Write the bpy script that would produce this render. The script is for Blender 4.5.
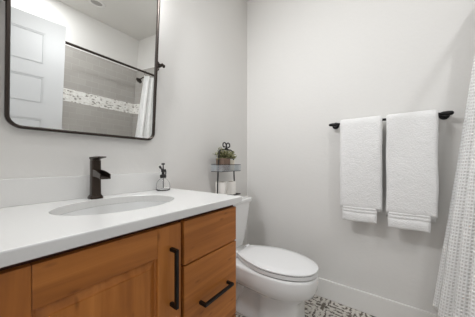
import bpy, bmesh, math, random
from mathutils import Vector, Matrix, noise
random.seed(7)
R = math.radians
for o in list(bpy.data.objects): bpy.data.objects.remove(o)
SC = bpy.context.scene
COL = SC.collection
# ------------------------------------------------------------------ camera, world, lights, exposure
F, YAW, HY, CAMZ = 205.58, 0.6272, 162.91, 1.0475
cd = bpy.data.cameras.new('camera'); cam = bpy.data.objects.new('camera', cd); COL.objects.link(cam)
cd.sensor_width = 36.0; cd.lens = F / 475 * 36; cd.shift_y = (HY - 158.5) / 475
cd.clip_start = 0.01
cam.location = (0, 0, CAMZ); cam.rotation_euler = (R(90), 0, YAW - R(90))
SC.camera = cam
w = bpy.data.worlds.new('world'); SC.world = w; w.use_nodes = True
w.node_tree.nodes['Background'].inputs[0].default_value = (.93, 0.965, 1, 1)
w.node_tree.nodes['Background'].inputs[1].default_value = 1.03
SC.view_settings.view_transform = 'Standard'; SC.view_settings.look = 'None'
SC.view_settings.gamma = 1; SC.view_settings.use_curve_mapping = False
SC.view_settings.exposure = 0.08
SC.cycles.use_denoising = True
SC.cycles.max_bounces = 12; SC.cycles.diffuse_bounces = 8

def lamp(name, loc, power, size, rot=(0, 0, 0), kind='DISK', color=(.96, .98, 1), size_y=None, spread=None):
    l = bpy.data.lights.new(name, 'AREA'); l.shape = kind; l.size = size; l.energy = power; l.color = color
    if size_y: l.size_y = size_y
    if spread: l.spread = spread
    o = bpy.data.objects.new(name, l); COL.objects.link(o); o.location = loc; o.rotation_euler = rot
    return o
CEIL = 2.64
RX, LX = 1.696, -0.10          # towel wall / doorway wall
VY, TY = 1.113, -1.187         # vanity wall / tub wall
# light comes from the vanity light over the mirror, two added fill cans and the open doorway
lamp('vanity_light_glow', (0.39, 0.965, 2.13), 17.0, 0.5, (R(-52), 0, R(40)), 'RECTANGLE', size_y=0.10)
lamp('added_room_fill', (0.75, 0.20, CEIL - 0.012), 4.0, 0.14)  # added ceiling fill that evens out the room, no known fixture
lamp('added_tub_fill', (0.50, -0.80, CEIL - 0.012), 9.0, 0.12)  # added fill for tub and curtain, set outside the mirror's view

# ------------------------------------------------------------------ materials
def srgb(r, g, b):
    f = lambda c: (c/255/12.92) if c/255 <= .04045 else ((c/255+.055)/1.055)**2.4
    return (f(r), f(g), f(b), 1)
def base_mat(name):
    m = bpy.data.materials.new(name); m.use_nodes = True
    nt = m.node_tree; b = nt.nodes['Principled BSDF']
    return m, nt, b
def N(nt, t, **kw):
    n = nt.nodes.new(t)
    for k, v in kw.items(): setattr(n, k, v)
    return n
def plain(name, col, rough=.5, metal=0, spec=.5, bump=0, bscale=200, trans=0, ior=1.45, coat=0, var=0):
    m, nt, b = base_mat(name)
    b.inputs['Base Color'].default_value = col; b.inputs['Roughness'].default_value = rough
    b.inputs['Metallic'].default_value = metal; b.inputs['Specular IOR Level'].default_value = spec
    b.inputs['Transmission Weight'].default_value = trans; b.inputs['IOR'].default_value = ior
    b.inputs['Coat Weight'].default_value = coat; b.inputs['Coat Roughness'].default_value = .08
    tc = N(nt, 'ShaderNodeTexCoord')
    nz = N(nt, 'ShaderNodeTexNoise'); nz.inputs['Scale'].default_value = bscale; nz.inputs['Detail'].default_value = 4
    nt.links.new(tc.outputs['Object'], nz.inputs['Vector'])
    if var:
        mx = N(nt, 'ShaderNodeMix', data_type='RGBA'); 
        mx.inputs['A'].default_value = col; mx.inputs['B'].default_value = (col[0]*(1-var), col[1]*(1-var), col[2]*(1-var), 1)
        nt.links.new(nz.outputs['Fac'], mx.inputs['Factor']); nt.links.new(mx.outputs['Result'], b.inputs['Base Color'])
    if bump:
        bp = N(nt, 'ShaderNodeBump'); bp.inputs['Strength'].default_value = bump; bp.inputs['Distance'].default_value = .01
        nt.links.new(nz.outputs['Fac'], bp.inputs['Height']); nt.links.new(bp.outputs['Normal'], b.inputs['Normal'])
    return m
M = {}
M['wall'] = plain('wall_paint', srgb(218, 216, 213), .75, spec=.25, bump=.10, bscale=45)
M['ceiling'] = plain('ceiling_paint', srgb(220, 218, 214), .9, spec=.1)
M['trim'] = plain('trim_paint', srgb(226, 224, 221), .35, spec=.4)
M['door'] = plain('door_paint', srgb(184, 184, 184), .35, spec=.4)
M['quartz'] = plain('white_quartz', srgb(224, 223, 221), .22, spec=.5, bscale=300, var=.05)
M['porcelain'] = plain('porcelain', srgb(232, 232, 231), .12, spec=.5, coat=.4)
M['basin'] = plain('basin_porcelain', srgb(218, 218, 217), .12, spec=.5, coat=.4)
M['seat'] = plain('seat_plastic', srgb(232, 232, 232), .22, spec=.5)
M['gap_shade'] = plain('dark_gap_shade', srgb(52, 51, 50), .8)  # near-black fill, paints the shade between bowl, seat and lid
M['bronze'] = plain('dark_bronze', srgb(74, 64, 57), .30, metal=.75, bscale=60, var=.3)
M['black'] = plain('black_metal', srgb(20, 19, 19), .38, metal=.3)
M['frame'] = plain('mirror_frame_bronze', srgb(58, 50, 45), .35, metal=.6)
M['chrome'] = plain('chrome', srgb(220, 220, 222), .12, metal=1)
M['zinc'] = plain('galvanised_zinc', srgb(196, 203, 208), .5, metal=.2, bscale=40, var=.2)
M['iron'] = plain('wrought_iron', srgb(48, 46, 45), .5, metal=.3)
M['paper'] = plain('tissue_paper', srgb(228, 225, 220), .95, spec=.05, bump=.15, bscale=150)
M['card'] = plain('cardboard_core', srgb(150, 125, 98), .9)
M['planter'] = plain('planter_wood', srgb(136, 112, 98), .8, bscale=50, var=.4)
M['cream'] = plain('cream_ceramic', srgb(222, 214, 196), .5)
M['leaf'] = plain('leaf_olive', srgb(126, 128, 84), .6, bscale=30, var=.5)
M['leaf2'] = plain('leaf_pale', srgb(184, 178, 138), .6, bscale=30, var=.4)
M['soil'] = plain('soil', srgb(70, 58, 46), .95)
M['glass'] = plain('clear_glass', (1, 1, 1, 1), .02, trans=1, ior=1.45)
M['water'] = plain('clear_liquid', (.97, .98, .98, 1), .0, trans=1, ior=1.33)
M['tub'] = plain('tub_enamel', srgb(238, 238, 236), .15)
M['plastic_grey'] = plain('grout_white', srgb(210, 208, 204), .6)
m, nt, b = base_mat('mirror_silver'); b.inputs['Base Color'].default_value = (.93, .94, .93, 1); b.inputs['Metallic'].default_value = 1; b.inputs['Roughness'].default_value = .0
M['mirror'] = m
def emit(name, col, s):
    m, nt, b = base_mat(name); b.inputs['Base Color'].default_value = col
    b.inputs['Emission Color'].default_value = col; b.inputs['Emission Strength'].default_value = s
    return m
M['bulb'] = emit('lamp_glass', (1, .97, .92, 1), 2.0)

M['lens_off'] = plain('frosted_lens_unlit', srgb(168, 165, 160), .6)
def wood(name, axis):
    m, nt, b = base_mat(name)
    tc = N(nt, 'ShaderNodeTexCoord'); mp = N(nt, 'ShaderNodeMapping')
    sc = {'x': (1.6, 22, 22), 'z': (22, 22, 1.6)}[axis]
    mp.inputs['Scale'].default_value = sc
    nt.links.new(tc.outputs['Object'], mp.inputs['Vector'])
    n1 = N(nt, 'ShaderNodeTexNoise'); n1.inputs['Scale'].default_value = 1.3; n1.inputs['Detail'].default_value = 6; n1.inputs['Distortion'].default_value = 1.2
    nt.links.new(mp.outputs['Vector'], n1.inputs['Vector'])
    mp2 = N(nt, 'ShaderNodeMapping'); mp2.inputs['Scale'].default_value = tuple(s*.28 for s in sc); mp2.inputs['Location'].default_value = (3, 1, 2)
    nt.links.new(tc.outputs['Object'], mp2.inputs['Vector'])
    n2 = N(nt, 'ShaderNodeTexNoise'); n2.inputs['Scale'].default_value = 1.6; n2.inputs['Detail'].default_value = 3
    nt.links.new(mp2.outputs['Vector'], n2.inputs['Vector'])
    cr = N(nt, 'ShaderNodeValToRGB'); cr.color_ramp.elements[0].position = .28; cr.color_ramp.elements[1].position = .75
    cr.color_ramp.elements[0].color = srgb(132, 76, 28); cr.color_ramp.elements[1].color = srgb(202, 130, 62)
    e = cr.color_ramp.elements.new(.5); e.color = srgb(170, 103, 43)
    mx = N(nt, 'ShaderNodeMath', operation='ADD'); ml = N(nt, 'ShaderNodeMath', operation='MULTIPLY'); ml.inputs[1].default_value = .5
    m2 = N(nt, 'ShaderNodeMath', operation='MULTIPLY'); m2.inputs[1].default_value = .5
    nt.links.new(n1.outputs['Fac'], ml.inputs[0]); nt.links.new(n2.outputs['Fac'], m2.inputs[0])
    nt.links.new(ml.outputs[0], mx.inputs[0]); nt.links.new(m2.outputs[0], mx.inputs[1])
    nt.links.new(mx.outputs[0], cr.inputs['Fac'])
    # a few small dark knots / pin marks of the timber itself
    vo = N(nt, 'ShaderNodeTexVoronoi'); vo.inputs['Scale'].default_value = 1.0
    mp3 = N(nt, 'ShaderNodeMapping'); mp3.inputs['Scale'].default_value = {'x': (9, 9, 26), 'z': (26, 9, 9)}[axis]
    nt.links.new(tc.outputs['Object'], mp3.inputs['Vector']); nt.links.new(mp3.outputs['Vector'], vo.inputs['Vector'])
    kr = N(nt, 'ShaderNodeValToRGB'); kr.color_ramp.elements[0].position = .05; kr.color_ramp.elements[1].position = .16
    kr.color_ramp.elements[0].color = (.45, .42, .4, 1); kr.color_ramp.elements[1].color = (1, 1, 1, 1)
    nt.links.new(vo.outputs['Distance'], kr.inputs['Fac'])
    mm = N(nt, 'ShaderNodeMix', data_type='RGBA', blend_type='MULTIPLY'); mm.inputs['Factor'].default_value = .6
    nt.links.new(cr.outputs['Color'], mm.inputs['A']); nt.links.new(kr.outputs['Color'], mm.inputs['B'])
    nt.links.new(mm.outputs['Result'], b.inputs['Base Color'])
    b.inputs['Roughness'].default_value = .38; b.inputs['Specular IOR Level'].default_value = .4
    bp = N(nt, 'ShaderNodeBump'); bp.inputs['Strength'].default_value = .08; bp.inputs['Distance'].default_value = .003
    nt.links.new(n1.outputs['Fac'], bp.inputs['Height']); nt.links.new(bp.outputs['Normal'], b.inputs['Normal'])
    return m
M['wood_x'] = wood('cherry_wood_horizontal', 'x'); M['wood_z'] = wood('cherry_wood_vertical', 'z')
M['wood_dark'] = plain('cabinet_inside_edge', srgb(70, 34, 20), .6)

def terry():
    m, nt, b = base_mat('white_terry')
    b.inputs['Base Color'].default_value = srgb(228, 227, 226); b.inputs['Roughness'].default_value = 1
    b.inputs['Specular IOR Level'].default_value = .05; b.inputs['Sheen Weight'].default_value = .3
    tc = N(nt, 'ShaderNodeTexCoord'); n = N(nt, 'ShaderNodeTexNoise'); n.inputs['Scale'].default_value = 130; n.inputs['Detail'].default_value = 5
    n2 = N(nt, 'ShaderNodeTexNoise'); n2.inputs['Scale'].default_value = 22; n2.inputs['Detail'].default_value = 3
    ad = N(nt, 'ShaderNodeMath', operation='ADD')
    for q in (n, n2): nt.links.new(tc.outputs['Object'], q.inputs['Vector'])
    nt.links.new(n.outputs['Fac'], ad.inputs[0]); nt.links.new(n2.outputs['Fac'], ad.inputs[1])
    bp = N(nt, 'ShaderNodeBump'); bp.inputs['Strength'].default_value = .55; bp.inputs['Distance'].default_value = .008
    nt.links.new(ad.outputs[0], bp.inputs['Height']); nt.links.new(bp.outputs['Normal'], b.inputs['Normal'])
    return m
M['terry'] = terry()
def waffle():
    m, nt, b = base_mat('white_waffle_cloth')
    b.inputs['Roughness'].default_value = 1; b.inputs['Specular IOR Level'].default_value = .05
    uv = N(nt, 'ShaderNodeUVMap'); sp = N(nt, 'ShaderNodeSeparateXYZ'); nt.links.new(uv.outputs['UV'], sp.inputs[0])
    hs = []
    for i, k in ((0, 2*math.pi/.020), (1, 2*math.pi/.017)):
        a = N(nt, 'ShaderNodeMath', operation='MULTIPLY'); a.inputs[1].default_value = k; nt.links.new(sp.outputs[i], a.inputs[0])
        s = N(nt, 'ShaderNodeMath', operation='SINE'); nt.links.new(a.outputs[0], s.inputs[0])
        hs.append(s)
    mx = N(nt, 'ShaderNodeMath', operation='MAXIMUM'); nt.links.new(hs[0].outputs[0], mx.inputs[0]); nt.links.new(hs[1].outputs[0], mx.inputs[1])
    bp = N(nt, 'ShaderNodeBump'); bp.inputs['Strength'].default_value = .7; bp.inputs['Distance'].default_value = .003
    nt.links.new(mx.outputs[0], bp.inputs['Height']); nt.links.new(bp.outputs['Normal'], b.inputs['Normal'])
    mr = N(nt, 'ShaderNodeMapRange'); mr.inputs['From Min'].default_value = -.6; mr.inputs['From Max'].default_value = .7
    nt.links.new(mx.outputs[0], mr.inputs['Value'])
    c = N(nt, 'ShaderNodeMix', data_type='RGBA'); c.inputs['A'].default_value = srgb(230, 228, 226); c.inputs['B'].default_value = srgb(246, 246, 245)
    nt.links.new(mr.outputs[0], c.inputs['Factor']); nt.links.new(c.outputs['Result'], b.inputs['Base Color'])
    return m
M['waffle'] = waffle()

def subway():
    m, nt, b = base_mat('grey_subway_tile')
    tc = N(nt, 'ShaderNodeTexCoord'); sp = N(nt, 'ShaderNodeSeparateXYZ'); nt.links.new(tc.outputs['Object'], sp.inputs[0])
    ad = N(nt, 'ShaderNodeMath', operation='ADD'); nt.links.new(sp.outputs[0], ad.inputs[0]); nt.links.new(sp.outputs[1], ad.inputs[1])
    cb = N(nt, 'ShaderNodeCombineXYZ'); nt.links.new(ad.outputs[0], cb.inputs[0]); nt.links.new(sp.outputs[2], cb.inputs[1])
    br = N(nt, 'ShaderNodeTexBrick'); br.inputs['Scale'].default_value = 1
    br.inputs['Color1'].default_value = srgb(170, 166, 161); br.inputs['Color2'].default_value = srgb(176, 172, 167)
    br.inputs['Mortar'].default_value = srgb(190, 188, 184); br.inputs['Mortar Size'].default_value = .0015
    br.inputs['Brick Width'].default_value = .1524; br.inputs['Row Height'].default_value = .0762
    nt.links.new(cb.outputs[0], br.inputs['Vector']); nt.links.new(br.outputs['Color'], b.inputs['Base Color'])
    b.inputs['Roughness'].default_value = .25
    bp = N(nt, 'ShaderNodeBump'); bp.invert = True; bp.inputs['Strength'].default_value = .5; bp.inputs['Distance'].default_value = .002
    nt.links.new(br.outputs['Fac'], bp.inputs['Height']); nt.links.new(bp.outputs['Normal'], b.inputs['Normal'])
    return m
M['subway'] = subway()
def mosaic():
    m, nt, b = base_mat('pale_mosaic_strip')
    tc = N(nt, 'ShaderNodeTexCoord'); mp = N(nt, 'ShaderNodeMapping'); mp.inputs['Scale'].default_value = (40, 40, 80)
    nt.links.new(tc.outputs['Object'], mp.inputs['Vector'])
    v = N(nt, 'ShaderNodeTexVoronoi'); v.inputs['Scale'].default_value = 1; nt.links.new(mp.outputs['Vector'], v.inputs['Vector'])
    cr = N(nt, 'ShaderNodeValToRGB'); cr.color_ramp.interpolation = 'CONSTANT'
    els = [(0, (150, 146, 140)), (.07, (232, 230, 226)), (.45, (220, 217, 212)), (.7, (238, 237, 233)), (.95, (190, 185, 178))]
    cr.color_ramp.elements[0].color = srgb(*els[0][1]); cr.color_ramp.elements[1].position = els[1][0]; cr.color_ramp.elements[1].color = srgb(*els[1][1])
    for p, c in els[2:]: cr.color_ramp.elements.new(p).color = srgb(*c)
    sp = N(nt, 'ShaderNodeSeparateXYZ'); nt.links.new(v.outputs['Color'], sp.inputs[0]); nt.links.new(sp.outputs[0], cr.inputs['Fac'])
    nt.links.new(cr.outputs['Color'], b.inputs['Base Color']); b.inputs['Roughness'].default_value = .3
    return m
M['mosaic'] = mosaic()
def floor_mat():
    m, nt, b = base_mat('patterned_floor_tile')
    L = nt.links.new
    def mth(op, a, c=None, d=None):
        n = N(nt, 'ShaderNodeMath', operation=op)
        for i, x in enumerate((a, c, d)):
            if x is None: continue
            if isinstance(x, (int, float)): n.inputs[i].default_value = x
            else: L(x, n.inputs[i])
        return n.outputs[0]
    T = .2032
    tc = N(nt, 'ShaderNodeTexCoord'); sp = N(nt, 'ShaderNodeSeparateXYZ'); L(tc.outputs['Object'], sp.inputs[0])
    # mirrored quarter-tile coordinates make the scroll pattern symmetric, tile after tile
    u = mth('PINGPONG', mth('ADD', sp.outputs[0], .04), T/2); v = mth('PINGPONG', mth('ADD', sp.outputs[1], .03), T/2)
    a = mth('MAXIMUM', u, v); c = mth('MINIMUM', u, v)
    cb = N(nt, 'ShaderNodeCombineXYZ'); L(mth('MULTIPLY', a, 1/T), cb.inputs[0]); L(mth('MULTIPLY', c, 1/T), cb.inputs[1])
    n = N(nt, 'ShaderNodeTexNoise'); n.inputs['Scale'].default_value = 6.5; n.inputs['Detail'].default_value = 1.2; n.inputs['Distortion'].default_value = 1.6
    L(cb.outputs[0], n.inputs['Vector'])
    w = N(nt, 'ShaderNodeTexWave', wave_type='RINGS'); w.inputs['Scale'].default_value = 2.1; w.inputs['Distortion'].default_value = 5; w.inputs['Detail'].default_value = 1; w.inputs['Detail Scale'].default_value = 2.2
    L(cb.outputs[0], w.inputs['Vector'])
    n4 = N(nt, 'ShaderNodeTexNoise'); n4.inputs['Scale'].default_value = 26; n4.inputs['Detail'].default_value = 1; n4.inputs['Distortion'].default_value = 2
    L(tc.outputs['Object'], n4.inputs['Vector'])
    s = mth('ADD', mth('ADD', mth('MULTIPLY', n.outputs['Fac'], .55), mth('MULTIPLY', w.outputs['Fac'], .22)), mth('MULTIPLY', n4.outputs['Fac'], .60))
    cr = N(nt, 'ShaderNodeValToRGB'); cr.color_ramp.elements[0].position = .58; cr.color_ramp.elements[1].position = .70
    cr.color_ramp.elements[0].color = srgb(100, 90, 80); cr.color_ramp.elements[1].color = srgb(224, 219, 210)
    L(s, cr.inputs['Fac'])
    n2 = N(nt, 'ShaderNodeTexNoise'); n2.inputs['Scale'].default_value = 90; L(tc.outputs['Object'], n2.inputs['Vector'])
    mx = N(nt, 'ShaderNodeMix', data_type='RGBA', blend_type='MULTIPLY'); mx.inputs['Factor'].default_value = .35
    L(cr.outputs['Color'], mx.inputs['A']); L(n2.outputs['Fac'], mx.inputs['B'])
    g = mth('LESS_THAN', mth('MINIMUM', mth('MINIMUM', u, v), mth('SUBTRACT', T/2, a)), -1.0)
    m3 = N(nt, 'ShaderNodeMix', data_type='RGBA'); L(g, m3.inputs['Factor']); L(mx.outputs['Result'], m3.inputs['A']); m3.inputs['B'].default_value = srgb(170, 165, 158)
    L(m3.outputs['Result'], b.inputs['Base Color']); b.inputs['Roughness'].default_value = .5
    return m
M['floor'] = floor_mat()

# ------------------------------------------------------------------ mesh helpers (all in world coordinates)
def bx(bm, x0, x1, y0, y1, z0, z1, bev=0, seg=2):
    r = bmesh.ops.create_cube(bm, size=1); vs = r['verts']
    for v in vs: v.co = Vector((x0 if v.co.x < 0 else x1, y0 if v.co.y < 0 else y1, z0 if v.co.z < 0 else z1))
    if bev:
        es = {e for v in vs for e in v.link_edges}
        bmesh.ops.bevel(bm, geom=list(es), offset=bev, segments=seg, affect='EDGES', profile=.6)
    return vs
def ring_loft(bm, rings, cap0=True, cap1=True, closed=True):
    rr = [[bm.verts.new(p) for p in r] for r in rings]
    n = len(rr[0])
    for a, b in zip(rr, rr[1:]):
        for i in range(n if closed else n-1):
            j = (i+1) % n
            bm.faces.new((a[i], a[j], b[j], b[i]))
    if cap0: bm.faces.new(rr[0][::-1])
    if cap1: bm.faces.new(rr[-1])
    return rr
def lathe(bm, cx, cy, prof, n=32, cap0=True, cap1=True):
    ring_loft(bm, [[(cx+r*math.cos(2*math.pi*i/n), cy+r*math.sin(2*math.pi*i/n), z) for i in range(n)] for r, z in prof], cap0, cap1)
def tube(bm, pts, r, n=10, cap=True, closed=False, sx=1):
    pts = [Vector(p) for p in pts]; rings = []; N_ = len(pts); up = None
    for i, p in enumerate(pts):
        if closed: t = (pts[(i+1) % N_]-pts[i-1]).normalized()
        else: t = (pts[min(i+1, N_-1)]-pts[max(i-1, 0)]).normalized()
        if up is None:
            up = Vector((0, 0, 1)) if abs(t.z) < .9 else Vector((0, 1, 0))
        a = t.cross(up).normalized(); b_ = a.cross(t).normalized(); up = b_
        rr = r[i] if isinstance(r, (list, tuple)) else r
        rings.append([p+a*rr*sx*math.cos(2*math.pi*k/n)+b_*rr*math.sin(2*math.pi*k/n) for k in range(n)])
    if closed: ring_loft(bm, rings+[rings[0]], False, False); bmesh.ops.remove_doubles(bm, verts=bm.verts, dist=1e-6)
    else: ring_loft(bm, rings, cap, cap)
def new(): return bmesh.new()
def link(name, bm, mat, root=None, smooth=False, mods=()):
    bmesh.ops.recalc_face_normals(bm, faces=bm.faces)
    if root is not None:
        off = Vector(WORLD[root.name])
        bmesh.ops.translate(bm, verts=bm.verts, vec=-off)
    me = bpy.data.meshes.new(name); bm.to_mesh(me); bm.free()
    mats = mat if isinstance(mat, (list, tuple)) else [mat]
    for q in mats: me.materials.append(q)
    if smooth: me.polygons.foreach_set('use_smooth', [True]*len(me.polygons))
    o = bpy.data.objects.new(name, me); COL.objects.link(o)
    if root is not None:
        o.parent = root; WORLD[o.name] = WORLD[root.name]
    else: WORLD[o.name] = (0, 0, 0)
    if smooth == 'auto':
        try:
            me.set_sharp_from_angle(angle=R(35))
        except Exception: pass
    return o
WORLD = {}
def thing(name, loc, label, cat, group=None):
    o = bpy.data.objects.new(name, None); COL.objects.link(o); o.location = loc; o.empty_display_size = .05
    WORLD[o.name] = tuple(loc); o['label'] = label; o['category'] = cat
    if group: o['group'] = group
    return o
def single(name, bm, mat, loc, label, cat, group=None, smooth=False):
    bmesh.ops.translate(bm, verts=bm.verts, vec=-Vector(loc))
    o = link(name, bm, mat, None, smooth); o.location = loc; WORLD[o.name] = tuple(loc)
    o['label'] = label; o['category'] = cat
    if group: o['group'] = group
    return o
def struct(name, bm, mat, smooth=False):
    o = link(name, bm, mat, None, smooth); o['kind'] = 'structure'; return o
def subsurf(o, lv=1):
    s = o.modifiers.new('smooth', 'SUBSURF'); s.levels = lv; s.render_levels = lv

# ------------------------------------------------------------------ room shell
T = .10
bm = new(); bx(bm, LX-1.4, RX+T, TY-T, VY+T, -T, 0); struct('floor', bm, M['floor'])
bm = new(); bx(bm, LX-T, RX+T, TY-T, VY+T, CEIL, CEIL+T); struct('ceiling', bm, M['ceiling'])
bm = new(); bx(bm, LX-T, RX+T, VY, VY+T, 0, CEIL); struct('wall_vanity', bm, M['wall'])
bm = new(); bx(bm, RX, RX+T, TY-T, VY, 0, CEIL); struct('wall_towel', bm, M['wall'])
bm = new(); bx(bm, LX-T, RX, TY-T, TY, 0, CEIL); struct('wall_tub', bm, M['wall'])
D0, D1, DH = -.275, .42, 2.06      # doorway in the left wall, the photographer stands in it
bm = new(); bx(bm, LX-T, LX, D1, VY, 0, CEIL); bx(bm, LX-T, LX, TY, D0, 0, CEIL); bx(bm, LX-T, LX, D0, D1, DH, CEIL)
struct('wall_doorway', bm, M['wall'])
bm = new(); bx(bm, LX, .17, TY, -.43, 0, CEIL); struct('wall_alcove', bm, M['wall'])
# jambs
bm = new(); bx(bm, LX-T, LX, D1-.02, D1-.001, 0, DH); bx(bm, LX-T, LX, D0+.001, D0+.02, 0, DH); bx(bm, LX-T, LX, D0+.001, D1-.001, DH-.02, DH-.001)
struct('trim_1', bm, M['trim'])
def baseboard(name, x0, x1, y0, y1):
    bm = new(); bx(bm, x0, x1, y0, y1, 0.001, .1437, .004); struct(name, bm, M['trim'])
baseboard('baseboard_towel', RX-.015, RX-.0005, -.42, VY-.0005)
baseboard('baseboard_vanity', .80, RX-.0155, VY-.015, VY-.0005)
# tile on the tub surround, mosaic strip let into it
TZ = 2.172
for nm, (x0, x1, y0, y1) in {'trim_2': (.171, RX-.001, TY, TY+.010), 'trim_3': (RX-.010, RX-.0005, TY+.0105, -.46)}.items():
    bm = new(); bx(bm, x0, x1, y0, y1, .45, 1.5045); bx(bm, x0, x1, y0, y1, 1.6605, TZ); struct(nm, bm, M['subway'])
for nm, (x0, x1, y0, y1) in {'trim_4': (.171, RX-.001, TY, TY+.011), 'trim_5': (RX-.011, RX-.0005, TY+.0115, -.46)}.items():
    bm = new(); bx(bm, x0, x1, y0, y1, 1.505, 1.66); struct(nm, bm, M['mosaic'])
for nm, (x0, x1, y0, y1) in {'trim_6': (.171, RX-.001, TY, TY+.014), 'trim_7': (RX-.014, RX-.0005, TY+.0145, -.46)}.items():
    bm = new(); bx(bm, x0, x1, y0, y1, TZ, TZ+.012, .003); struct(nm, bm, M['trim'])

# ------------------------------------------------------------------ open door (seen only in the mirror)
def door():
    hx, hy = LX+.005, -.262; ang = math.atan2(.048, .30); W, Hh, Th = .662, 2.02, .035
    root = thing('open_door', (hx, hy, 0.008), 'white panelled door standing open, reflected at the left of the mirror', 'door')
    bm = new()
    xs = [.115, W-.125]                               # panel field
    zs = [(1.66, 1.905), (1.345, 1.56), (.985, 1.22), (.62, .88), (.20, .52)]
    # slab built as stiles and rails with recessed moulded panels
    bx(bm, 0, xs[0], 0, -Th, 0, Hh); bx(bm, xs[1], W, 0, -Th, 0, Hh)
    zz = [Hh]+[z for p in zs for z in (p[1], p[0])]+[0]
    for i in range(0, len(zz), 2): bx(bm, xs[0], xs[1], 0, -Th, zz[i+1], zz[i])
    for z0, z1 in zs:
        bx(bm, xs[0], xs[1], -.005, -Th+.005, z0, z1)
        bx(bm, xs[0]+.012, xs[1]-.012, -.0015, -Th+.0015, z0+.012, z1-.012, .003, 1)
    Mx = Matrix.Translation((hx, hy, .008)) @ Matrix.Rotation(ang, 4, 'Z')
    bmesh.ops.transform(bm, matrix=Mx, verts=bm.verts)
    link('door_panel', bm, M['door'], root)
    bm = new(); 
    for s in (1, -1):
        y0 = 0 if s > 0 else -Th
        tube(bm, [(W-.06, y0, .95), (W-.06, y0+s*.008, .95)], .027, 20)
        tube(bm, [(W-.06, y0+s*.008, .95), (W-.06, y0+s*.018, .95), (W-.06, y0+s*.021, .95), (W-.06, y0+s*.036, .95), (W-.06, y0+s*.041, .95)], [.009, .010, .020, .023, .012], 16)
    bmesh.ops.transform(bm, matrix=Mx, verts=bm.verts)
    link('door_knob', bm, M['black'], root, 'auto')
    for z in (.25, 1.0, 1.78):
        bm = new(); tube(bm, [(0, .004, z-.045), (0, .004, z+.045)], .006, 10); bmesh.ops.transform(bm, matrix=Mx, verts=bm.verts)
        link('hinge', bm, M['black'], root)
door()

# ------------------------------------------------------------------ bathtub, shower head, rod, curtain
def rrect(x0, x1, y0, y1, r, z, n=6):
    pts = []
    for cx, cy, a0 in ((x1-r, y1-r, 0), (x0+r, y1-r, 90), (x0+r, y0+r, 180), (x1-r, y0+r, 270)):
        for k in range(n+1):
            a = R(a0+90*k/n); pts.append((cx+r*math.cos(a), cy+r*math.sin(a), z))
    return pts
bm = new()
X0, X1, Y0, Y1 = .172, RX-.012, TY+.016, -.435
ring_loft(bm, [rrect(X0, X1, Y0, Y1, .008, 0), rrect(X0, X1, Y0, Y1, .008, .44), rrect(X0+.004, X1-.004, Y0+.004, Y1-.004, .01, .447), rrect(X0+.07, X1-.07, Y0+.06, Y1-.07, .09, .447),
               rrect(X0+.08, X1-.08, Y0+.07, Y1-.08, .09, .435), rrect(X0+.14, X1-.16, Y0+.12, Y1-.13, .12, .10), rrect(X0+.20, X1-.22, Y0+.18, Y1-.19, .12, .08)])
single('bathtub', bm, M['tub'], ((X0+X1)/2, (Y0+Y1)/2, 0), 'white alcove bathtub behind the waffle shower curtain', 'bathtub', smooth='auto')
def rod():
    y, z = -.455, 1.990
    root = thing('curtain_rod', (.933, y, z), 'dark bronze shower curtain rod, reflected in the mirror', 'curtain rod')
    bm = new(); tube(bm, [(.185, y, z), (1.68, y, z)], .0125, 14); link('pole', bm, M['frame'], root, 'auto')
    for a, b_ in ((.1705, .19), (RX-.0145, RX-.0305)):
        bm = new(); tube(bm, [(a, y, z), (a*.6+b_*.4, y, z), (b_, y, z)], [.03, .027, .016], 20); link('flange', bm, M['frame'], root, 'auto')
rod()
def shower():
    root = thing('overhead_shower', (RX, -.80, 2.0), 'dark shower head on an arm over the tub, reflected at the mirror right side', 'shower head')
    bm = new(); tube(bm, [(RX-.0005, -.80, 2.02), (RX-.012, -.80, 2.02)], .03, 20); link('escutcheon', bm, M['frame'], root, 'auto')
    bm = new(); tube(bm, [(RX-.012, -.80, 2.02), (RX-.06, -.80, 2.025), (RX-.10, -.80, 2.01), (RX-.13, -.80, 1.98)], .008, 10); link('arm', bm, M['frame'], root, 'auto')
    bm = new(); tube(bm, [(RX-.128, -.80, 1.982), (RX-.135, -.80, 1.975), (RX-.150, -.80, 1.955), (RX-.158, -.80, 1.944)], [.010, .014, .043, .041], 24); link('spray_face', bm, M['frame'], root, 'auto')
shower()
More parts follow.
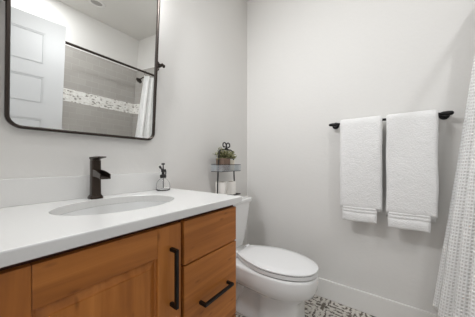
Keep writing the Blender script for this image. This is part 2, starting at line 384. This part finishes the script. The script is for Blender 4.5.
def curtain():
    root = thing('shower_curtain', (1.5, -.42, .2), 'white waffle weave shower curtain gathered beside the towel wall', 'shower curtain')
    bm = new(); uvl = bm.loops.layers.uv.new('UVMap')
    nS, nZ = 260, 70; z0, z1 = .205, 1.947; cloth = 1.35
    grid = []
    for i in range(nZ+1):
        t = i/nZ; z = z0+(z1-z0)*t
        row = []
        for j in range(nS+1):
            s = j/nS
            b = 1-t
            xa = 1.672; xb = 1.43-.17*b
            x = xa+(xb-xa)*s
            yc = -.437*(1-b)+(-.234-.11*s)*b
            ph = s*math.pi*2*4.0+.5*math.sin(s*7)+.25*b-.6
            am = .022+.022*b
            am *= min(1, .25+s*4)
            y = yc+am*math.sin(ph)+.006*noise.noise(Vector((s*9, z*1.4, 3)))
            x = x+.010*math.sin(2*ph)*(.4+.6*b)+.004*noise.noise(Vector((s*8, z*1.7, 9)))
            zz = z+(0.008*math.sin(ph+1) if i == 0 else 0)
            row.append(bm.verts.new((min(x, RX-.012), y, zz)))
        grid.append(row)
    for i in range(nZ):
        for j in range(nS):
            f = bm.faces.new((grid[i][j], grid[i][j+1], grid[i+1][j+1], grid[i+1][j]))
            for l, (a, c) in zip(f.loops, ((i, j), (i, j+1), (i+1, j+1), (i+1, j))):
                l[uvl].uv = (c/nS*cloth, a/nZ*(z1-z0))
    o = link('curtain_cloth', bm, M['waffle'], root, True)
    so = o.modifiers.new('thickness', 'SOLIDIFY'); so.thickness = .003
    for k in range(6):
        x = 1.665-.045*k
        bm = new(); pts = [(x, -.455+.021*math.cos(a), 1.977+.029*math.sin(a)) for a in [2*math.pi*q/20 for q in range(20)]]
        tube(bm, pts, .0018, 6, closed=True); link('ring', bm, M['frame'], root, True)
curtain()

# ------------------------------------------------------------------ vanity
FY = .578                                     # face of doors and drawers
def vanity():
    root = thing('vanity_cabinet', (.345, .85, 0), 'cherry wood vanity cabinet with raised panel door and drawers under white counter', 'vanity')
    bm = new()
    bx(bm, LX+.002, .788, .60, .618, .10, .858)       # face frame plane
    bx(bm, LX+.002, .010, .598, .60, .10, .858)
    bx(bm, LX+.002, LX+.02, .618, VY-.002, .10, .858); bx(bm, LX+.02, .77, .618, VY-.002, .10, .118)
    bx(bm, LX+.02, .77, VY-.012, VY-.002, .118, .858)
    bx(bm, .77, .788, .618, VY-.002, 0.001, .858)
    bx(bm, LX+.02, .77, .66, .675, .001, .10)
    link('carcass', bm, M['wood_dark'], root)
    bm = new(); bx(bm, .7885, .7905, .600, VY-.002, .001, .858); link('side_panel', bm, M['wood_z'], root)
    bm = new(); bx(bm, LX+.002, .000, FY, .5975, .105, .841, .002); link('filler_panel', bm, M['wood_z'], root)
    # door: stiles, rails, raised panel
    x0, x1, z0, z1 = .003, .463, .112, .841; S = .089
    bm = new(); bx(bm, x1-S, x1, FY, .599, z0, z1, .0022)
    bx(bm, x0, x0+S, FY, .599, z0, z1, .0022)
    d = link('door', bm, M['wood_z'], root)
    bm = new(); bx(bm, x0+S+.0005, x1-S-.0005, FY+.0004, .599, z1-S-.003, z1, .0018); link('rail', bm, M['wood_x'], d)
    bm = new(); bx(bm, x0+S+.0005, x1-S-.0005, FY+.0004, .599, z0, z0+S+.003, .0018); link('rail', bm, M['wood_x'], d)
    # raised panel: groove, sloping bevel, flat field
    px0, px1, pz0, pz1 = x0+S+.0005, x1-S-.0005, z0+S+.0035, z1-S-.0035
    bm = new()
    def rr(i, y): return [(px0+i, y, pz0+i), (px1-i, y, pz0+i), (px1-i, y, pz1-i), (px0+i, y, pz1-i)]
    ring_loft(bm, [rr(0, .597), rr(0, FY+.010), rr(.005, FY+.012), rr(.024, FY+.004), rr(.025, FY+.001)], True, True)
    link('raised_panel', bm, M['wood_z'], d)
    def pull(a, b_, par):
        a, b_ = Vector(a), Vector(b_); r = .0055
        bm = new(); dv = (b_-a).normalized()*r
        lo = [min(a[i], b_[i])-r for i in range(3)]; hi = [max(a[i], b_[i])+r for i in range(3)]
        bx(bm, lo[0], hi[0], lo[1], hi[1], lo[2], hi[2], .0015)
        for p in (a, b_): bx(bm, p.x-r, p.x+r, p.y, FY+.0005, p.z-r, p.z+r, .001)
        link('handle', bm, M['black'], par)
    pull((.422, FY-.030, .582), (.422, FY-.030, .762), d)
    zs = [(.685, .841), (.336, .679), (.112, .330)]
    for i, (a, b_) in enumerate(zs):
        bm = new(); bx(bm, .4765, .786, FY, .599, a, b_, .0025); dr = link('drawer', bm, M['wood_x'], root)
        if i: zc = .515 if i == 1 else .235; pull((.553, FY-.030, zc), (.718, FY-.030, zc), dr)
vanity()

CT, CB, SX, SY, SA, SB = .890, .860, .390, .848, .214, .166
def ell(a, b_, z, n=72): return [(SX+a*math.cos(2*math.pi*k/n), SY+b_*math.sin(2*math.pi*k/n), z) for k in range(n)]
def counter():
    root = thing('countertop', (.35, .83, CB), 'white quartz vanity countertop with an oval sink cut-out', 'countertop')
    x0, x1, y0, y1 = LX+.001, .80, .555, VY-.001
    n = 72
    bm = new()
    def outer(z, ins=0):
        pts = []
        X0, X1, Y0, Y1 = x0+ins, x1-ins, y0+ins, y1-ins
        # corner vertices belong to the polar rays closest to each corner, so the slab stays square
        angs = [2*math.pi*k/n for k in range(n)]
        best = {}
        for c in ((X0, Y0), (X1, Y0), (X0, Y1), (X1, Y1)):
            ca = math.atan2(c[1]-SY, c[0]-SX) % (2*math.pi)
            best[min(range(n), key=lambda k: abs((angs[k]-ca+math.pi) % (2*math.pi)-math.pi))] = c
        for k, a in enumerate(angs):
            if k in best: pts.append((*best[k], z)); continue
            dx, dy = math.cos(a), math.sin(a); ts = []
            if abs(dx) > 1e-9: ts.append(((X1 if dx > 0 else X0)-SX)/dx)
            if abs(dy) > 1e-9: ts.append(((Y1 if dy > 0 else Y0)-SY)/dy)
            t = min(ts); pts.append((SX+dx*t, SY+dy*t, z))
        return pts
    ring_loft(bm, [ell(SA, SB, CB), outer(CB, .002), outer(CB+.002), outer(CT-.004), outer(CT-.0012, .0012), outer(CT, .004), ell(SA+.002, SB+.002, CT), ell(SA, SB, CT-.002), ell(SA, SB, CB)], False, False)
    bmesh.ops.remove_doubles(bm, verts=bm.verts, dist=1e-6)
    link('slab', bm, M['quartz'], root)
    bm = new(); bx(bm, x0, .745, VY-.021, VY-.001, CT+.0003, CT+.1, .0015); link('backsplash', bm, M['quartz'], root)
counter()
def sink():
    root = thing('undermount_sink', (SX, SY, CB-.15), 'white oval undermount sink basin below the countertop', 'sink')
    bm = new()
    ring_loft(bm, [ell(SA+.03, SB+.02, CB-.012), ell(SA+.03, SB+.02, CB-.0005), ell(SA-.004, SB-.004, CB-.0005), ell(SA-.008, SB-.008, CB-.02), ell(SA-.025, SB-.02, CB-.07), ell(SA-.06, SB-.05, CB-.11), ell(SA-.12, SB-.09, CB-.13), ell(.024, .024, CB-.138)], False, True)
    so = link('basin', bm, M['basin'], root, 'auto')
    bm = new(); lathe(bm, SX, SY, [(.023, CB-.1375), (.022, CB-.134), (.016, CB-.133), (.014, CB-.130), (.004, CB-.128)]); link('drain', bm, M['bronze'], root, 'auto')
sink()

def faucet():
    cx, cy = .370, 1.050
    root = thing('faucet', (cx, cy, CT), 'dark bronze single-lever waterfall faucet behind the sink', 'faucet')
    def sq(h, z, dy=0, dx=0): return rrect(cx-h, cx+h, cy-h+dy, cy+h+dy, h*.28, z, 3)
    bm = new(); ring_loft(bm, [sq(.0245, CT+.0003), sq(.0245, CT+.006), sq(.022, CT+.012), sq(.0185, CT+.017)]); link('base', bm, M['bronze'], root, 'auto')
    bm = new(); ring_loft(bm, [sq(.0178, CT+.017), sq(.0172, CT+.06), sq(.0172, CT+.168)]); link('body', bm, M['bronze'], root, 'auto')
    # open trough spout, tipped down toward the basin
    bm = new()
    zt = CT+.128
    secs = []
    for k in range(7):
        t = k/6; y = cy-.0165-.088*t; z = zt-.006*t-.012*t*t; hw = .0165+.003*t; h = .030-.010*t
        wl = .003
        secs.append([(cx-hw, y, z), (cx-hw, y, z-h), (cx+hw, y, z-h), (cx+hw, y, z), (cx+hw-wl, y, z), (cx+hw-wl, y, z-h+.005), (cx-hw+wl, y, z-h+.005), (cx-hw+wl, y, z)])
    ring_loft(bm, secs); link('spout', bm, M['bronze'], root)
    bm = new(); ring_loft(bm, [rrect(cx-.016, cx+.016, cy-.0165, cy+.0165, .004, CT+.1683, 3), rrect(cx-.016, cx+.016, cy-.0165, cy+.0165, .004, CT+.174, 3)])
    def lv(h, y, a, b_): return [(cx-h, y, CT+a), (cx+h, y, CT+a), (cx+h, y, CT+b_), (cx-h, y, CT+b_)]
    ring_loft(bm, [lv(.0175, cy+.0175, .174, .184), lv(.0175, cy-.02, .176, .1845), lv(.015, cy-.074, .181, .185)])
    link('lever', bm, M['bronze'], root)
faucet()

def bottle():
    cx, cy = .703, 1.035
    root = thing('spray_bottle', (cx, cy, CT), 'small clear glass spray bottle with a dark pump on the counter end', 'bottle')
    bm = new(); z = CT+.0004
    prof = [(.034, z), (.038, z+.003), (.0385, z+.012), (.038, z+.030), (.035, z+.045), (.027, z+.058), (.018, z+.066), (.0135, z+.071), (.0135, z+.082)]
    inner = [(max(r-.0022, .003), zz) for r, zz in prof][::-1]
    inner[-1] = (.031, z+.005); inner[-2] = (.0345, z+.007)
    lathe(bm, cx, cy, prof+inner, 36, True, True); link('glass_body', bm, M['glass'], root, 'auto')
    bm = new(); lathe(bm, cx, cy, [(.0165, z+.0725), (.0175, z+.075), (.0175, z+.087), (.015, z+.090), (.008, z+.092), (.008, z+.104), (.011, z+.106), (.011, z+.118), (.007, z+.121), (.0035, z+.124), (.003, z+.146), (.010, z+.148), (.0105, z+.153), (.006, z+.156)], 24); link('pump', bm, M['iron'], root, 'auto')
    bm = new(); tube(bm, [(cx, cy, z+.110), (cx-.012, cy-.006, z+.120), (cx-.026, cy-.012, z+.132)], [.0055, .005, .0045], 10)
    tube(bm, [(cx-.024, cy-.011, z+.130), (cx-.031, cy-.0145, z+.137)], .0065, 10)
    tube(bm, [(cx, cy, z+.112), (cx+.016, cy+.002, z+.118), (cx+.020, cy+.003, z+.105), (cx+.019, cy+.003, z+.090)], [.004, .004, .0035, .003], 8); link('nozzle', bm, M['iron'], root, 'auto')
    bm = new(); tube(bm, [(cx, cy, z+.0725), (cx+.001, cy, z+.012)], .0022, 8); link('dip_tube', bm, M['iron'], root, True)
bottle()

# ------------------------------------------------------------------ pivot mirror
def mirror():
    cx, cy, cz = .392, 1.058, CAMZ+.567; hw, hh, tilt, cr = .288, .442, R(4.2), .045
    root = thing('pivot_mirror', (cx, cy, cz), 'rectangular tilting wall mirror with rounded dark metal frame above the sink', 'mirror')
    Mx = Matrix.Translation((cx, cy, cz)) @ Matrix.Rotation(tilt, 4, 'X')
    def path(ins, y):
        pts = []
        w_, h_, r_ = hw-ins, hh-ins, max(cr-ins, .004)
        for sx, sz, a0 in ((1, 1, 0), (-1, 1, 90), (-1, -1, 180), (1, -1, 270)):
            for k in range(9):
                a = R(a0+90*k/8); pts.append((sx*(w_-r_)+r_*math.cos(a), y, sz*(h_-r_)+r_*math.sin(a)))
        return pts
    bm = new(); ring_loft(bm, [path(0, .010), path(0, -.007), path(.003, -.011), path(.009, -.011), path(.012, -.007), path(.012, .010), path(0, .010)], False, False)
    bmesh.ops.remove_doubles(bm, verts=bm.verts, dist=1e-6)
    bmesh.ops.transform(bm, matrix=Mx, verts=bm.verts); link('frame', bm, M['frame'], root, 'auto')
    bm = new(); bm.faces.new([bm.verts.new(p) for p in path(.011, 0)])
    r = bmesh.ops.extrude_face_region(bm, geom=list(bm.faces)); bmesh.ops.translate(bm, verts=[v for v in r['geom'] if isinstance(v, bmesh.types.BMVert)], vec=(0, .006, 0))
    bmesh.ops.transform(bm, matrix=Mx, verts=bm.verts); link('mirror_glass', bm, M['mirror'], root)
    for s in (-1, 1):
        bm = new(); x = cx+s*(hw+.028)
        tube(bm, [(x, VY-.0005, cz), (x, VY-.006, cz), (x, VY-.008, cz), (x, cy-.010, cz), (x, cy-.012, cz)], [.019, .018, .0085, .0085, .006], 16)
        tube(bm, [(cx+s*(hw+.0005), cy, cz), (x+s*.010, cy, cz), (x+s*.012, cy, cz), (x+s*.018, cy, cz)], [.0055, .0055, .0095, .0095], 14)
        tube(bm, [(cx+s*(hw+.0005), cy, cz), (cx+s*(hw+.005), cy, cz)], .012, 14)
        link('pivot_bracket', bm, M['frame'], root, 'auto')
mirror()

# vanity light over the mirror (above the frame of the photograph)
def vlight():
    root = thing('vanity_light', (.39, VY, 2.2), 'three-globe vanity light on the wall above the mirror', 'wall light')
    bm = new(); bx(bm, .12, .66, VY-.02, VY-.0005, 2.16, 2.24, .004); link('back_plate', bm, M['frame'], root)
    for x in (.2, .39, .58):
        bm = new(); tube(bm, [(x, VY-.02, 2.2), (x, 1.03, 2.2), (x, 1.02, 2.19), (x, 1.02, 2.185)], .008, 10); link('arm', bm, M['frame'], root, 'auto')
        bm = new(); lathe(bm, x, 1.02, [(.018, 2.186), (.03, 2.175), (.045, 2.14), (.045, 2.10), (.03, 2.075), (.01, 2.068)][::-1], 20); link('glass_shade', bm, M['bulb'], root, True)
vlight()
def can(x, y, label, lens):
    root = thing('recessed_light', (x, y, CEIL), label, 'ceiling light', 'recessed ceiling lights')
    bm = new(); prof = [(.055, -.001), (.058, -.008), (.085, -.004), (.088, -.0005)]
    ring_loft(bm, [[(x+r*math.cos(2*math.pi*i/40), y+r*math.sin(2*math.pi*i/40), CEIL+z) for i in range(40)] for r, z in prof], False, False)
    link('trim_ring', bm, M['trim'], root, 'auto')
    bm = new(); bmesh.ops.create_circle(bm, cap_ends=True, radius=.056, segments=32, matrix=Matrix.Translation((x, y, CEIL-.002))); link('lens', bm, lens, root)
can(.75, .20, 'added round ceiling can giving fill light over the middle of the room', M['bulb'])  # unseen housing added for the room fill lamp
can(.50, -.80, 'added round ceiling can giving fill light over the tub', M['bulb'])  # unseen housing added for the tub fill lamp
can(.967, -.76, 'round recessed ceiling light over the tub, reflected at the mirror top', M['lens_off'])

# ------------------------------------------------------------------ toilet
TX = 1.260
def egg(wmax, yf, yb, wb, z, n=48, ymax=.60):
    # closed outline: rounded nose at yf (towards the room), widest at ymax, back edge of half-width wb at yb
    pts = []; half = []
    for k in range(n//2+1):
        t = k/(n//2)
        if t <= .62:
            a = t/.62*math.pi/2; y = ymax-(ymax-yf)*math.cos(a); x = wmax*math.sin(a)**.93
        else:
            q = (t-.62)/.38; y = ymax+(yb-ymax)*q; x = wmax+(wb-wmax)*q**1.75
        half.append((x, y))
    pts = [(TX+x, y, z) for x, y in half]+[(TX-x, y, z) for x, y in half[1:][::-1]]
    return pts
def toilet():
    root = thing('toilet', (TX, .75, 0), 'white two-piece toilet with closed lid between vanity and towel wall', 'toilet')
    bm = new()
    E = lambda w_, yf, yb, wb, z, ym=.60: egg(w_, yf, yb, wb, z, 48, ym)
    def ped(w1, w2, yf, z, ym=.56, yb=1.02, n=48):
        half = []
        for k in range(n//2+1):
            t = k/(n//2)
            if t <= .45: a = t/.45*math.pi/2; y = ym-(ym-yf)*max(math.cos(a), 0)**.62; x = w1*math.sin(a)**.45
            else:
                q = (t-.45)/.55; y = ym+(yb-ym)*q; st = min(max((y-.645)/.05, 0), 1); st = st*st*(3-2*st)
                x = w1+(w2-w1)*st
            half.append((x, y))
        return [(TX+x, y, z) for x, y in half]+[(TX-x, y, z) for x, y in half[1:][::-1]]
    ring_loft(bm, [ped(.128, .098, .414, .001), ped(.128, .098, .414, .012), ped(.122, .080, .421, .028), ped(.120, .072, .424, .10), ped(.121, .072, .422, .175),
                   ped(.123, .078, .418, .208), ped(.127, .09, .411, .222), E(.148, .380, 1.01, .11, .236), E(.167, .348, 1.03, .115, .256), E(.1755, .333, 1.05, .12, .288), E(.177, .329, 1.05, .12, .32),
                   E(.177, .328, 1.06, .12, .356), E(.174, .331, 1.06, .12, .367), E(.168, .338, 1.05, .115, .371)])
    o = link('bowl', bm, M['porcelain'], root, True)
    for s in (-1, 1):
        bm = new(); x = TX+s*.066
        tube(bm, [(x, .66, .20), (x, .72, .245), (x, .80, .245), (x, .86, .17), (x, .90, .09), (x, .95, .05)], [.03, .042, .046, .046, .046, .043], 14)
        link('trapway', bm, M['porcelain'], root, True)
    G = .009
    bm = new(); ring_loft(bm, [E(.168, .333, .850, .080, .3675+G), E(.170, .331, .854, .083, .3695+G), E(.170, .331, .854, .083, .3880+G), E(.168, .333, .850, .080, .3900+G)]); link('seat_ring', bm, M['seat'], root, 'auto')
    bm = new(); ring_loft(bm, [E(.162, .340, .846, .074, .3615+G), E(.162, .340, .846, .074, .3685+G)]); link('seat_gap_shade', bm, M['gap_shade'], root)  # dark sheet standing in for the shade under the seat
    bm = new(); ring_loft(bm, [E(.163, .339, .846, .075, .389+G), E(.163, .339, .846, .075, .395+G)]); link('lid_gap_shade', bm, M['gap_shade'], root)  # dark sheet standing in for the shade under the lid
    bm = new(); ring_loft(bm, [E(.169, .332, .852, .082, .3945+G), E(.172, .328, .856, .085, .397+G), E(.171, .329, .856, .085, .4030+G), E(.165, .336, .851, .080, .407+G), E(.12, .39, .80, .05, .4095+G), E(.05, .5, .70, .02, .4105+G)])
    link('lid', bm, M['seat'], root, 'auto')
    for s in (-1, 1):
        bm = new(); tube(bm, [(TX+s*.075-.02, .875, .402), (TX+s*.075+.02, .875, .402)], .0115, 14); bx(bm, TX+s*.075-.014, TX+s*.075+.014, .860, .892, .374, .400, .003); link('hinge', bm, M['seat'], root, 'auto')
    # tank: tapers slightly toward the bottom
    bm = new(); ring_loft(bm, [rrect(TX-.150, TX+.150, .960, 1.090, .03, .376), rrect(TX-.165, TX+.165, .950, 1.095, .03, .42), rrect(TX-.185, TX+.185, .934, 1.097, .03, .56), rrect(TX-.208, TX+.208, .922, 1.099, .03, .728)])
    link('tank', bm, M['porcelain'], root, 'auto')
    bm = new(); ring_loft(bm, [rrect(TX-.217, TX+.217, .914, 1.103, .03, .729), rrect(TX-.220, TX+.220, .911, 1.104, .03, .735), rrect(TX-.220, TX+.220, .911, 1.104, .03, .752), rrect(TX-.214, TX+.214, .917, 1.101, .028, .760)])
    link('tank_lid', bm, M['porcelain'], root, 'auto')
    bm = new(); tube(bm, [(TX-.15, .923, .69), (TX-.15, .905, .69)], .012, 12); tube(bm, [(TX-.15, .905, .69), (TX-.11, .900, .686), (TX-.085, .900, .682)], [.007, .006, .008], 8); link('flush_lever', bm, M['chrome'], root, 'auto')
    for s in (-1, 1):
        bm = new(); lathe(bm, TX+s*.10, .62+.02, [(.012, .001), (.012, .014), (.007, .02), (.002, .022)], 14); link('bolt_cap', bm, M['porcelain'], root, 'auto')
toilet()

# ------------------------------------------------------------------ rack on the toilet tank
KX, KY, LZ = 1.252, 1.015, .7605
def rack():
    root = thing('wire_rack', (KX, KY, LZ), 'two-tier black iron rack with scroll top standing on the toilet tank', 'rack')
    hw, hd = .120, .052
    bm = new(); y = KY
    tube(bm, [(KX-.108, y, LZ+.0055), (KX-.098, y, 1.00), (KX-.088, y, 1.115), (KX-.078, y, 1.140), (KX-.055, y, 1.150), (KX+.055, y, 1.150), (KX+.078, y, 1.140), (KX+.088, y, 1.115), (KX+.098, y, 1.00), (KX+.108, y, LZ+.0055)], .0052, 8)
    link('arch', bm, M['iron'], root, True)
    for s in (-1, 1):
        bm = new(); tube(bm, [(KX+s*.108, KY-hd, LZ+.0052), (KX+s*.108, KY+hd, LZ+.0052)], .0048, 8); link('foot', bm, M['iron'], root, True)
    bm = new()
    for s in (-1, 1):
        pts = [(KX+s*.004, KY, 1.150), (KX+s*.002, KY, 1.168)]
        for k in range(22):
            a = k/21*math.pi*1.7; rr = .024*(1-.5*k/21); pts.append((KX+s*(.025-rr*math.cos(a)), KY, 1.184+rr*math.sin(a)))
        tube(bm, pts, .0050, 7)
        tube(bm, [(KX+s*.026, KY, 1.150), (KX+s*.014, KY, 1.158), (KX, KY, 1.172)], .0045, 7)
    link('scroll_finial', bm, M['iron'], root, True)
    z0, z1 = .984, 1.034
    bm = new(); bx(bm, KX-hw+.002, KX+hw-.002, KY-hd+.002, KY+hd-.002, z0, z0+.002); t = link('tray', bm, M['zinc'], root)
    bm = new()
    for k in range(25):
        x = KX-hw+2*hw*k/24
        for yy in (KY-hd, KY+hd): tube(bm, [(x, yy, z0), (x, yy, z1)], .0013, 4)
    for k in range(1, 13):
        yy = KY-hd+2*hd*k/13
        for x in (KX-hw, KX+hw): tube(bm, [(x, yy, z0), (x, yy, z1)], .0013, 4)
    for k in range(1, 6):
        tube(bm, rrect(KX-hw, KX+hw, KY-hd, KY+hd, .002, z0+(z1-z0)*k/6, 1), .0012, 4, closed=True)
    link('wire_mesh', bm, M['zinc'], t)
    for z in (z0, z1):
        bm = new(); tube(bm, rrect(KX-hw, KX+hw, KY-hd, KY+hd, .004, z), .0024, 6, closed=True); link('tray_rim', bm, M['iron'], t, True)
    bm = new(); z = .796
    tube(bm, rrect(KX-hw, KX+hw, KY-hd, KY+hd, .008, z), .004, 6, closed=True)
    for k in range(9):
        x = KX-hw+.016+k*(2*hw-.032)/8; tube(bm, [(x, KY-hd, z), (x, KY+hd, z)], .0018, 6)
    link('bottom_shelf', bm, M['iron'], root, True)
rack()
def roll(name_label, x, y, z0):
    root = thing('toilet_paper_roll', (x, y, z0), name_label, 'toilet paper', 'toilet paper rolls on the rack')
    bm = new(); n = 32
    def c(r, z): return [(x+r*math.cos(2*math.pi*i/n), y+r*math.sin(2*math.pi*i/n), z) for i in range(n)]
    ring_loft(bm, [c(.022, z0+.0005), c(.041, z0+.0005), c(.043, z0+.003), c(.043, z0+.097), c(.041, z0+.1), c(.022, z0+.1), c(.022, z0+.0005)], False, False)
    bmesh.ops.remove_doubles(bm, verts=bm.verts, dist=1e-6); link('paper', bm, M['paper'], root, 'auto')
    bm = new(); ring_loft(bm, [c(.0215, z0+.001), c(.0215, z0+.0995), c(.0200, z0+.0995), c(.0200, z0+.001), c(.0215, z0+.001)], False, False)
    bmesh.ops.remove_doubles(bm, verts=bm.verts, dist=1e-6); link('core', bm, M['card'], root, 'auto')
roll('white toilet paper roll on the rack bottom shelf, the nearer and larger-looking one', 1.291, 1.006, .8005)
roll('white toilet paper roll half hidden behind the other roll on the rack', 1.213, 1.036, .8005)
def planter():
    x0, x1, y0, y1, z0, z1 = 1.172, 1.252, KY-.040, KY+.040, .9865, 1.082
    root = thing('potted_plant', ((x0+x1)/2, KY, z0), 'olive green leafy plant in a small wooden box on the rack', 'potted plant')
    bm = new(); ring_loft(bm, [rrect(x0+.004, x1-.004, y0+.004, y1-.004, .003, z0, 2), rrect(x0, x1, y0, y1, .003, z1, 2), rrect(x0+.006, x1-.006, y0+.006, y1-.006, .003, z1, 2), rrect(x0+.008, x1-.008, y0+.008, y1-.008, .003, z1-.012, 2)], True, False); link('planter_box', bm, M['planter'], root)
    bm = new(); ring_loft(bm, [rrect(x0+.008, x1-.008, y0+.008, y1-.008, .003, z1-.016, 2), rrect(x0+.008, x1-.008, y0+.008, y1-.008, .003, z1-.010, 2)]); link('soil', bm, M['soil'], root)
    stems, la, lb = new(), new(), new()
    rnd = random.Random(4); c = Vector(((x0+x1)/2+.035, KY, z1-.01))
    for k in range(105):
        a = rnd.uniform(0, 2*math.pi); el = rnd.uniform(-.05, 1.15)**1.0; L = rnd.uniform(.05, .095)
        d = Vector((math.cos(a)*math.cos(el)*1.45, math.sin(a)*math.cos(el)*.6, math.sin(el)*.92+.10))
        base = c+Vector((rnd.uniform(-.022, .022), rnd.uniform(-.02, .02), 0))
        tip = base+d*L; mid = base+d*L*.55+Vector((0, 0, .012))
        tube(stems, [base, mid, tip], .0009, 4)
        for q in range(9):
            t = .3+.7*q/8; p = base.lerp(mid, t/.55) if t < .55 else mid.lerp(tip, (t-.55)/.45)
            dv = (d.normalized()+Vector((rnd.uniform(-1, 1), rnd.uniform(-1, 1), rnd.uniform(-.6, .9)))).normalized()
            sd = dv.cross(Vector((rnd.uniform(-.3, .3), rnd.uniform(-.3, .3), 1))).normalized(); ln = rnd.uniform(.011, .019); wd = ln*.3
            up = dv.cross(sd)*ln*.12
            tb = la if rnd.random() < .62 else lb
            v = [tb.verts.new(p), tb.verts.new(p+dv*ln*.5+sd*wd+up), tb.verts.new(p+dv*ln), tb.verts.new(p+dv*ln*.5-sd*wd+up), tb.verts.new(p+dv*ln*.5-up)]
            tb.faces.new((v[0], v[1], v[4])); tb.faces.new((v[1], v[2], v[4])); tb.faces.new((v[2], v[3], v[4])); tb.faces.new((v[3], v[0], v[4]))
    link('stems', stems, M['leaf'], root)
    link('dark_foliage', la, M['leaf'], root); link('pale_foliage', lb, M['leaf2'], root)
planter()
bm = new(); lathe(bm, 1.298, KY-.015, [(.021, .9865), (.0235, .989), (.0245, 1.068), (.0235, 1.071), (.0215, 1.071), (.0205, 1.062)], 28)
single('ceramic_cup', bm, M['cream'], (1.298, KY-.015, .9865), 'small cream ceramic cup on the rack tray beside the planter', 'cup', smooth='auto')

# ------------------------------------------------------------------ towel bar and towels
BX, BZ = 1.630, 1.327
def bar():
    root = thing('towel_bar', (RX, .02, BZ), 'dark bronze towel bar mounted on the grey wall', 'towel bar')
    bm = new(); ys = [.345, .338, .325, .30, .29, -.25, -.262, -.28, -.296, -.303]; rs = [.006, .010, .0115, .011, .0085, .0085, .012, .0135, .012, .006]
    tube(bm, [(BX, y, BZ) for y in ys], rs, 16); link('rod', bm, M['black'], root, True)
    for y in (.310, -.275):
        bm = new(); tube(bm, [(RX-.0005, y, BZ), (RX-.006, y, BZ), (RX-.009, y, BZ), (BX+.010, y, BZ), (BX+.005, y, BZ)], [.025, .024, .011, .009, .008], 18); link('mount', bm, M['black'], root, 'auto')
bar()
def towel(y0, y1, zb, zback, label, seed, insl=.014, insr_=.026):
    root = thing('hanging_towel', (BX, (y0+y1)/2, BZ), label, 'towel', 'white towels on the towel bar')
    # profile over the bar: front sheet toward the room, back sheet toward the wall
    th = .017; gap = .0145
    prof = []   # centreline points (x offset, z, width inset)
    nF = 34
    for k in range(nF): 
        z = zb+.085+(BZ-zb-.085)*k/(nF-1); prof.append((-gap-th/2-.004*(1-k/nF), z))
    for k in range(1, 10):
        a = math.pi*k/10; prof.append((-(gap+th/2)*math.cos(a), BZ+(gap+th/2)*math.sin(a)*.95))
    nB = 24
    for k in range(nB): prof.append((gap+th/2, BZ-(BZ-zback)*k/(nB-1)))
    bm = new(); rings = []
    nW = 18
    for i, (ox, z) in enumerate(prof):
        a = prof[max(i-1, 0)]; b_ = prof[min(i+1, len(prof)-1)]
        t = Vector((b_[0]-a[0], 0, b_[1]-a[1])).normalized(); nrm = Vector((t.z, 0, -t.x))
        front = i < nF
        hth = th/2*(1.0 if front else .8)
        if i == 0 or i == len(prof)-1: hth *= .55
        ring = []
        yy0, yy1 = y0, y1
        wob = .0035*noise.noise(Vector((z*6, seed, 0)))
        # flattened stadium cross-section across the towel width
        cnt = [(-1, 0)]
        for j in range(nW+1):
            u = j/nW; e = min(1, math.sin(math.pi*min(max(u, .0), 1))*6+.0)**.5
            ring.append((u, e))
        pts = []
        for u, e in ring: 
            y = yy0+(yy1-yy0)*u+wob
            rip = .0028*noise.noise(Vector((y*26, z*5, seed+5))) + (.004*noise.noise(Vector((y*12, z*2.5, seed+8))) if front else 0)
            c = Vector((BX+ox, y, z)); pts.append(c-nrm*(hth*max(e, .12)-rip*.0)-Vector((rip, 0, 0)))
        for u, e in ring[::-1]:
            y = yy0+(yy1-yy0)*u+wob; c = Vector((BX+ox, y, z)); pts.append(c+nrm*hth*max(e, .12))
        rings.append(pts)
    ring_loft(bm, rings)
    o = link('towel_cloth', bm, M['terry'], root, True)
    # decorative hem hanging below the front sheet, a little narrower, with flat woven bands
    bm = new(); rings = []; zs = []
    top = zb+.094
    hem = [(0, 1.0), (.010, 1.0), (.013, .72), (.019, .72), (.022, 1.0), (.031, 1.0), (.034, .72), (.040, .72), (.043, 1.02), (.060, 1.1), (.088, 1.12), (.094, .8), (.097, .3)]
    for dz, kx in hem:
        z = top-dz; pts = []
        ins = insl+.002*dz/.094; insr = insr_+.003*dz/.094
        for sgn in (-1, 1):
            for j in (range(nW+1) if sgn < 0 else range(nW, -1, -1)):
                u = j/nW; e = max(min(1, math.sin(math.pi*u)*6)**.5, .15)
                y = (y0-ins)+((y1+insr)-(y0-ins))*u; rip = .0022*noise.noise(Vector((y*30, z*14, seed+2)))
                sag = .003*noise.noise(Vector((y*10, seed, 4)))
                pts.append((BX-gap-th/2-.004+sgn*(th/2)*kx*e*1.02-(rip if sgn < 0 else 0), y, z+sag))
        rings.append(pts)
    ring_loft(bm, rings); link('hem_band', bm, M['terry'], root, True)
towel(.267, .022, .655, .715, 'white terry towel on the bar, the left and slightly shorter one', 1.0)
towel(.002, -.236, .648, .700, 'white terry towel on the bar, the right one nearest the shower curtain', 7.0, .007, .028)
